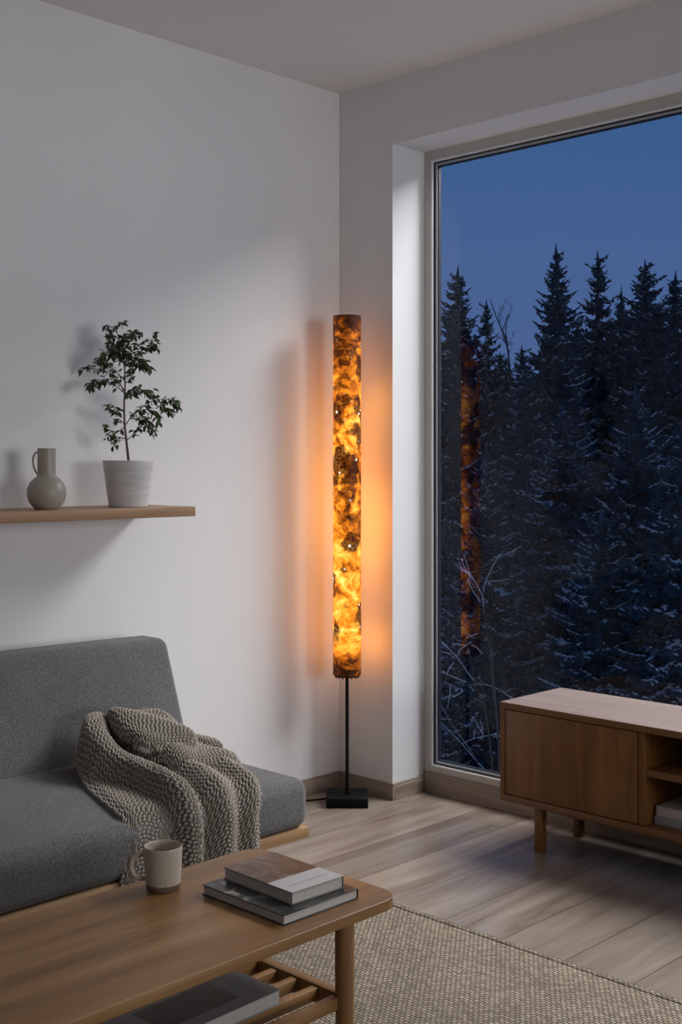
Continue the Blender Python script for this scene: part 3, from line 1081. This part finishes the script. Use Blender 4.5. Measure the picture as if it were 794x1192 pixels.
# folded layers resting on the pile, their rolled noses towards the room
folded_flap(-1.315, -1.055, .38, .68, .428, .048, 0, 0, lambda y, x: .009 * np.sin((y + x) * 26) - .035 * (x - .5) / .2 - .03 * (y + 1.2) / .15, .03, .014)
folded_flap(-1.345, -1.115, .36, .605, .468, .046, 0, 0, lambda y, x: .008 * np.sin((y - x) * 28) - .040 * (x - .5) / .2 - .030 * (y + 1.2) / .15, -.015, .010)
folded_flap(-1.12, -1.03, .42, .56, .418, .036, 0, 0, lambda y, x: -.02 * (y + 1.1) / .1, .01, .006)

off_ = 0
VV, FF, YY = [], [], []
for V, F_, y_ in BL:
    VV.append(V); FF.append(F_ + off_); YY.append(y_)
    off_ += len(V)
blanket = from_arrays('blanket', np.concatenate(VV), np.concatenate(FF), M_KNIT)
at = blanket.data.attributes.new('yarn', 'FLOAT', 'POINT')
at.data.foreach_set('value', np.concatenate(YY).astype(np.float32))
tag(blanket, 'chunky taupe knitted blanket heaped on the sofa and hanging over its front', 'blanket')


# ================================================================== outside: snowy spruce forest at dusk
def ground_z(x, y):
    return -4.6 - .055 * y + .25 * np.sin(x * .35 + 1.0) * np.sin(y * .27) + .12 * np.sin(x * 1.1) * np.cos(y * .9)


nx_, ny_ = 90, 90
gx = np.linspace(-75, 25, nx_)[None, :] + np.zeros((ny_, 1))
gy = np.linspace(.6, 85, ny_)[:, None] + np.zeros((1, nx_))
gz = ground_z(gx, gy)
idx = np.arange(nx_ * ny_).reshape(ny_, nx_)
gf = np.stack([idx[:-1, :-1], idx[:-1, 1:], idx[1:, 1:], idx[1:, :-1]], -1).reshape(-1, 4)
M_SNOWG = plain('snow_ground', (.70, .74, .80), .9, .06, 1.5, .3)
structure(from_arrays('ground', np.stack([gx, gy, gz], -1).reshape(-1, 3), gf, M_SNOWG))

M_NEEDLE = plain('spruce_needles', (.026, .058, .082), .85, .6, 7, **{'Specular_IOR_Level': .1})
M_TRUNK = plain('spruce_trunk', (.045, .034, .028), .9, .35, 14, .4, **{'Specular_IOR_Level': .1})
M_SNOW = plain('branch_snow', (.66, .70, .76), .9, .08, 20)
M_TWIG = plain('bare_twig', (.06, .055, .055), .9, .2, 20)


def spindles(B, T, Wd, Hh, mid=.45):
    """many flattened tapered tufts at once: base points, tip points, widths, heights"""
    B, T = np.asarray(B), np.asarray(T)
    d = T - B
    L_ = np.linalg.norm(d, axis=1, keepdims=True) + 1e-9
    dn = d / L_
    up = np.array([0, 0, 1.0])
    s = np.cross(dn, up)
    s /= np.linalg.norm(s, axis=1, keepdims=True) + 1e-6
    n_ = np.cross(s, dn)
    M = B + d * mid
    Wd = np.asarray(Wd)[:, None]
    Hh = np.asarray(Hh)[:, None]
    V = np.stack([B, M + s * Wd, M + n_ * Hh, M - s * Wd, M - n_ * Hh, T], 1)
    k = len(B)
    base = (np.arange(k) * 6)[:, None, None]
    f = np.array([[0, 1, 2], [0, 2, 3], [0, 3, 4], [0, 4, 1], [5, 2, 1], [5, 3, 2], [5, 4, 3], [5, 1, 4]])[None]
    return V.reshape(-1, 3), (base + f).reshape(-1, 3)


def spruce(name, H, Rb, spacing, per, sp_len, snow_p, seed, droop=.25, ragged=.3, top_curve=.75, low=.06):
    g = np.random.default_rng(seed)
    root = thing(name, '-', 'tree')
    bm = bmesh.new()
    tp = [(.12 * math.sin(i * .9 + seed) * i / 12 * .3, .1 * math.cos(i * 1.3 + seed) * i / 12 * .3, H * i / 12 - .3) for i in range(13)]
    tube(bm, tp, [max(.012, H * .011 * (1 - i / 12.3)) for i in range(13)], 8)
    finish('trunk', bm, M_TRUNK, root)
    fb, ft, fw, fh = [], [], [], []
    sb, st, sw, sh_ = [], [], [], []
    z = H * low
    while z < H * .985:
        fr = z / H
        Lm = Rb * (1 - fr) ** top_curve + .02
        nb = per if fr < .9 else max(4, per - 2)
        a0 = g.random() * 6.28
        for k in range(nb):
            a = a0 + 2 * PI * k / nb + g.normal() * .25
            L_ = Lm * (1 + g.normal() * ragged * .6) if g.random() > .12 else Lm * (1.1 + .4 * g.random())
            L_ = float(np.clip(L_, .07, Rb * 1.4))
            zz = z + g.normal() * spacing * .3
            # branch line: out, drooping, with the tip lifting again
            rise = .10 * fr ** 3 - droop * (1 - fr ** 3)
            npt = max(3, int(L_ / (sp_len * .40)))
            us = np.linspace(0, 1, npt + 1)
            ca, sa = math.cos(a), math.sin(a)
            bend = g.normal() * .15
            zr = zz + L_ * (rise * us + (.20 * us ** 2.5) - .12 * np.sin(us * PI))
            px = us * L_ * ca - bend * L_ * us ** 2 * sa
            py = us * L_ * sa + bend * L_ * us ** 2 * ca
            P = np.stack([px, py, zr], 1)
            snowy = g.random() < snow_p
            patch = g.random(npt) < .55
            for i in range(npt):
                p0, p1 = P[i], P[i + 1]
                wd = sp_len * (1.25 - .7 * us[i]) * min(1.0, .22 + 1.1 * L_)
                fb.append(p0 - (p1 - p0) * .2); ft.append(p1 + (p1 - p0) * .5); fw.append(wd * .24); fh.append(wd * .16)
                dirv = (p1 - p0) / (np.linalg.norm(p1 - p0) + 1e-9)
                side = np.array([-dirv[1], dirv[0], 0])
                for sg in (-1, 1, 0):
                    ll = wd * (.5 + .7 * g.random())
                    if sg == 0:
                        dv = dirv * .35 * g.normal() + side * .4 * g.normal() + np.array([0, 0, -.75])
                    else:
                        dv = dirv * (.45 + .4 * g.random()) + side * sg * (.6 + .5 * g.random()) + np.array([0, 0, -.55 + .6 * g.random()])
                    o_ = dirv * g.normal() * .05
                    e = p0 + o_ + dv * ll
                    fb.append(p0 + o_); ft.append(e); fw.append(ll * .24 + .008); fh.append(ll * .17 + .008)
                    if sg and snowy and patch[i] and us[i] > .25 and g.random() < .7:
                        q0 = p0 + (e - p0) * (.1 + .2 * g.random()) + np.array([0, 0, ll * .15 + .010])
                        q1 = p0 + (e - p0) * (.62 + .3 * g.random()) + np.array([0, 0, ll * .10 + .010])
                        sb.append(q0); st.append(q1); sw.append(ll * .22 * (.5 + g.random())); sh_.append(ll * .09 + .006)
                if snowy and patch[i] and us[i] > .2:
                    u_ = np.array([0, 0, wd * .15 + .008])
                    sb.append(p0 + u_); st.append(p1 + (p1 - p0) * (.1 + .4 * g.random()) + u_); sw.append(wd * .30 * (.4 + g.random())); sh_.append(wd * .12)
        z += spacing * (1 - .55 * fr) * (.8 + .4 * g.random())
    # leader
    fb.append(np.array([0, 0, H * .96])); ft.append(np.array([.03, .02, H * 1.012])); fw.append(.06); fh.append(.06)
    fb.append(np.array([0, 0, H * .93])); ft.append(np.array([.02, -.02, H * .995])); fw.append(.09); fh.append(.09)
    V, F_ = spindles(fb, ft, fw, fh)
    from_arrays('foliage', V, F_, M_NEEDLE, root, smooth=False)
    V, F_ = spindles(sb, st, sw, sh_)
    from_arrays('snow', V, F_, M_SNOW, root, smooth=False)
    return root


def bare_tree(name, H, seed, levels=4, r0=.03, snow=True, spread=.6, trunk_bend=.1, side=(2, 4), frac=(.30, .5)):
    g = random.Random(seed)
    root = thing(name, '-', 'tree')
    bm, bs = bmesh.new(), bmesh.new()

    def grow(p, d, L_, r, lv):
        pts_ = [p]
        n = 5
        dd = d.copy()
        for i in range(n):
            dd = (dd + Vector((g.uniform(-1, 1), g.uniform(-1, 1), g.uniform(-.6, .8))) * (.20 if lv else trunk_bend)).normalized()
            pts_.append(pts_[-1] + dd * (L_ / n))
        rad = [r * (1 - .62 * i / n) for i in range(n + 1)]
        tube(bm, pts_, rad, 5 if lv > 1 else 7, True)
        if snow and lv >= 1:
            a = g.randint(0, 1)
            sp = [q + Vector((0, 0, rad[i] * 1.0)) for i, q in enumerate(pts_)][a:]
            if len(sp) > 1 and abs(d.z) < .93 and g.random() < .55:
                tube(bs, sp, [max(.003, rad[i] * .6) for i in range(len(sp))], 5, True)
        if lv < levels:
            kids = g.randint(*side) + (3 if lv == 0 else 0)
            for k in range(kids):
                f = g.uniform(.3, 1.0)
                i = min(int(f * n), n - 1)
                q = pts_[i].lerp(pts_[i + 1], f * n - i)
                dirv = (pts_[i + 1] - pts_[i]).normalized()
                rv = Vector((g.uniform(-1, 1), g.uniform(-1, 1), g.uniform(-.35, .6))).normalized()
                nd_ = (dirv * (1 - spread) + rv * spread).normalized()
                grow(q, nd_, L_ * g.uniform(*frac), rad[i] * .6, lv + 1)
    grow(Vector((0, 0, -.2)), Vector((0, 0, 1)), H, r0, 0)
    finish('branches', bm, M_TWIG, root)
    if snow:
        finish('snow', bs, M_SNOW, root)
    else:
        bs.free()
    return root


def at_px(px, Z):
    """ground position straight out from the room along one sight line, at distance Z"""
    X = (px - 397) / 1415.0 * Z
    dX, dZ = X + .0065, Z - 4.57
    return (.7152 * dX - .699 * dZ, .699 * dX + .7152 * dZ)


def top_h(py, Z, x, y):
    """tree height so that its top stands at elevation py"""
    return 1.2096 + (540 - py) * Z / 1415.0 - ground_z(x, y)


PROTO = [spruce('spruce_tree', 13.0, 1.75, .30, 8, .27, .42, 21, .34, .35, .62),
         spruce('spruce_tree', 13.0, 1.55, .30, 8, .26, .38, 22, .28, .45, .66),
         spruce('spruce_tree', 13.0, 2.0, .32, 8, .29, .45, 23, .40, .30, .64),
         spruce('spruce_tree', 13.0, 1.45, .28, 7, .25, .35, 24, .25, .5, .60)]
NEAR = [spruce('spruce_tree', 8.0, 1.75, .24, 9, .19, .55, 31, .34, .35, .72),
        spruce('spruce_tree', 8.0, 1.5, .22, 9, .18, .50, 32, .42, .40, .66)]
used = set()


def place(px, py, Z, proto, rz, label, group, wide=1.0):
    x, y = at_px(px, Z)
    h = top_h(py, Z, x, y)
    src = (PROTO + NEAR)[proto]
    base_h = 13.0 if proto < len(PROTO) else 8.0
    o = src if proto not in used else copy_tree(src)
    used.add(proto)
    k = h / base_h / 1.012
    o.location = (x, y, float(ground_z(x, y)))
    o.scale = (k * wide, k * wide, k)
    o.rotation_euler = (0, 0, rz)
    tag(o, label, 'tree', group)
    return o


G1 = 'tall spruces standing against the sky'
place(532, 307, 29, 0, .3, 'tall spruce with a pointed top rising beside the left window frame', G1)
place(566, 346, 31, 3, 1.2, 'slim shorter spruce just right of the tall one by the window frame', G1, .8)
place(648, 281, 29, 1, 2.2, 'tallest spruce of the forest with a thin pointed tip', G1, 1.05)
place(697, 290, 31, 3, 3.3, 'tall narrow spruce right of the tallest tree', G1, .95)
place(723, 331, 33, 1, .9, 'short dark spruce tip between the narrow spruce and the broad one', G1, .8)
place(752, 300, 30, 2, 4.0, 'broad spruce with a blunt bushy top near the right of the window', G1, 1.15)
place(786, 313, 31, 0, 5.1, 'spruce with a pointed top at the far right of the window', G1)
place(612, 418, 27, 2, 2.9, 'lower snow dusted spruce standing before the gap with the bare tree', G1, 1.0)
G2 = 'spruces packed behind the front row'
for i, (px, py, Z) in enumerate([(500, 395, 40), (545, 400, 42), (583, 408, 44), (608, 400, 43), (636, 385, 40), (672, 365, 42), (683, 400, 39), (712, 372, 41), (735, 362, 44),
                                 (768, 350, 42), (800, 360, 40), (825, 340, 38), (850, 330, 36), (880, 350, 40), (475, 360, 36), (450, 380, 40), (590, 430, 36), (660, 440, 35), (525, 430, 37), (710, 440, 36), (745, 420, 37), (785, 430, 35), (425, 400, 34), (400, 370, 38), (372, 395, 35), (345, 380, 39), (318, 370, 36), (290, 390, 40), (262, 380, 37)]):
    place(px, py, Z, i % 4, i * 1.37, 'dim spruce among the dense trees filling the gaps behind the front row', G2, 1.25)
G3 = 'nearer snow laden spruces below the tops'
place(565, 520, 20, 4, .4, 'snow laden spruce low in the window behind the lamp reflection', G3, 1.0)
place(655, 470, 21, 5, 1.9, 'snowy spruce in front of the tallest tree, its top at mid window', G3, 1.15)
place(742, 445, 18, 4, 2.7, 'near dark spruce with snowy boughs above the right half of the console', G3, 1.0)
place(800, 480, 16, 5, 3.9, 'closest snowy spruce cut off by the right side of the picture', G3, 1.1)
place(700, 590, 17, 4, 5.0, 'small near spruce with thick snow right above the console top', G3, 1.1)
place(520, 600, 22, 5, 4.4, 'small snowy spruce low beside the left window frame', G3, 1.0)



def stand(root, px, py, Z, rz=0.0):
    """stand a leafless tree on the ground, scaled so that its top reaches the given elevation"""
    x, y = at_px(px, Z)
    tip = max((v.co for ch in root.children for v in ch.data.vertices), key=lambda c: c.z)
    k = top_h(py, Z, x, y) / tip.z
    x, y = x - tip.x * k * .8, y - tip.y * k * .8
    root.location = (x, y, float(ground_z(x, y)))
    root.scale = (k, k, k)
    root.rotation_euler = (0, 0, rz)


bt = bare_tree('bare_tree', 11.5, 7, 4, .12, False, .40, .03, (5, 8), (.15, .36))
stand(bt, 598, 345, 34)
tag(bt, 'hazy leafless tree showing in the sky gap between the spruces', 'tree')
G4 = 'bare saplings outside the glass'
bt = bare_tree('bare_sapling', 4.2, 12, 3, .018, True, .60, .06, (3, 5), (.22, .45))
stand(bt, 604, 635, 13)
tag(bt, 'young leafless sapling with snow lined twigs just left of the console', 'tree', G4)
bt = bare_tree('bare_sapling', 3.6, 19, 3, .016, True, .62, .08, (3, 4), (.22, .45))
stand(bt, 548, 715, 13)
tag(bt, 'low leafless sapling with crooked snowy twigs near the left window frame', 'tree', G4)
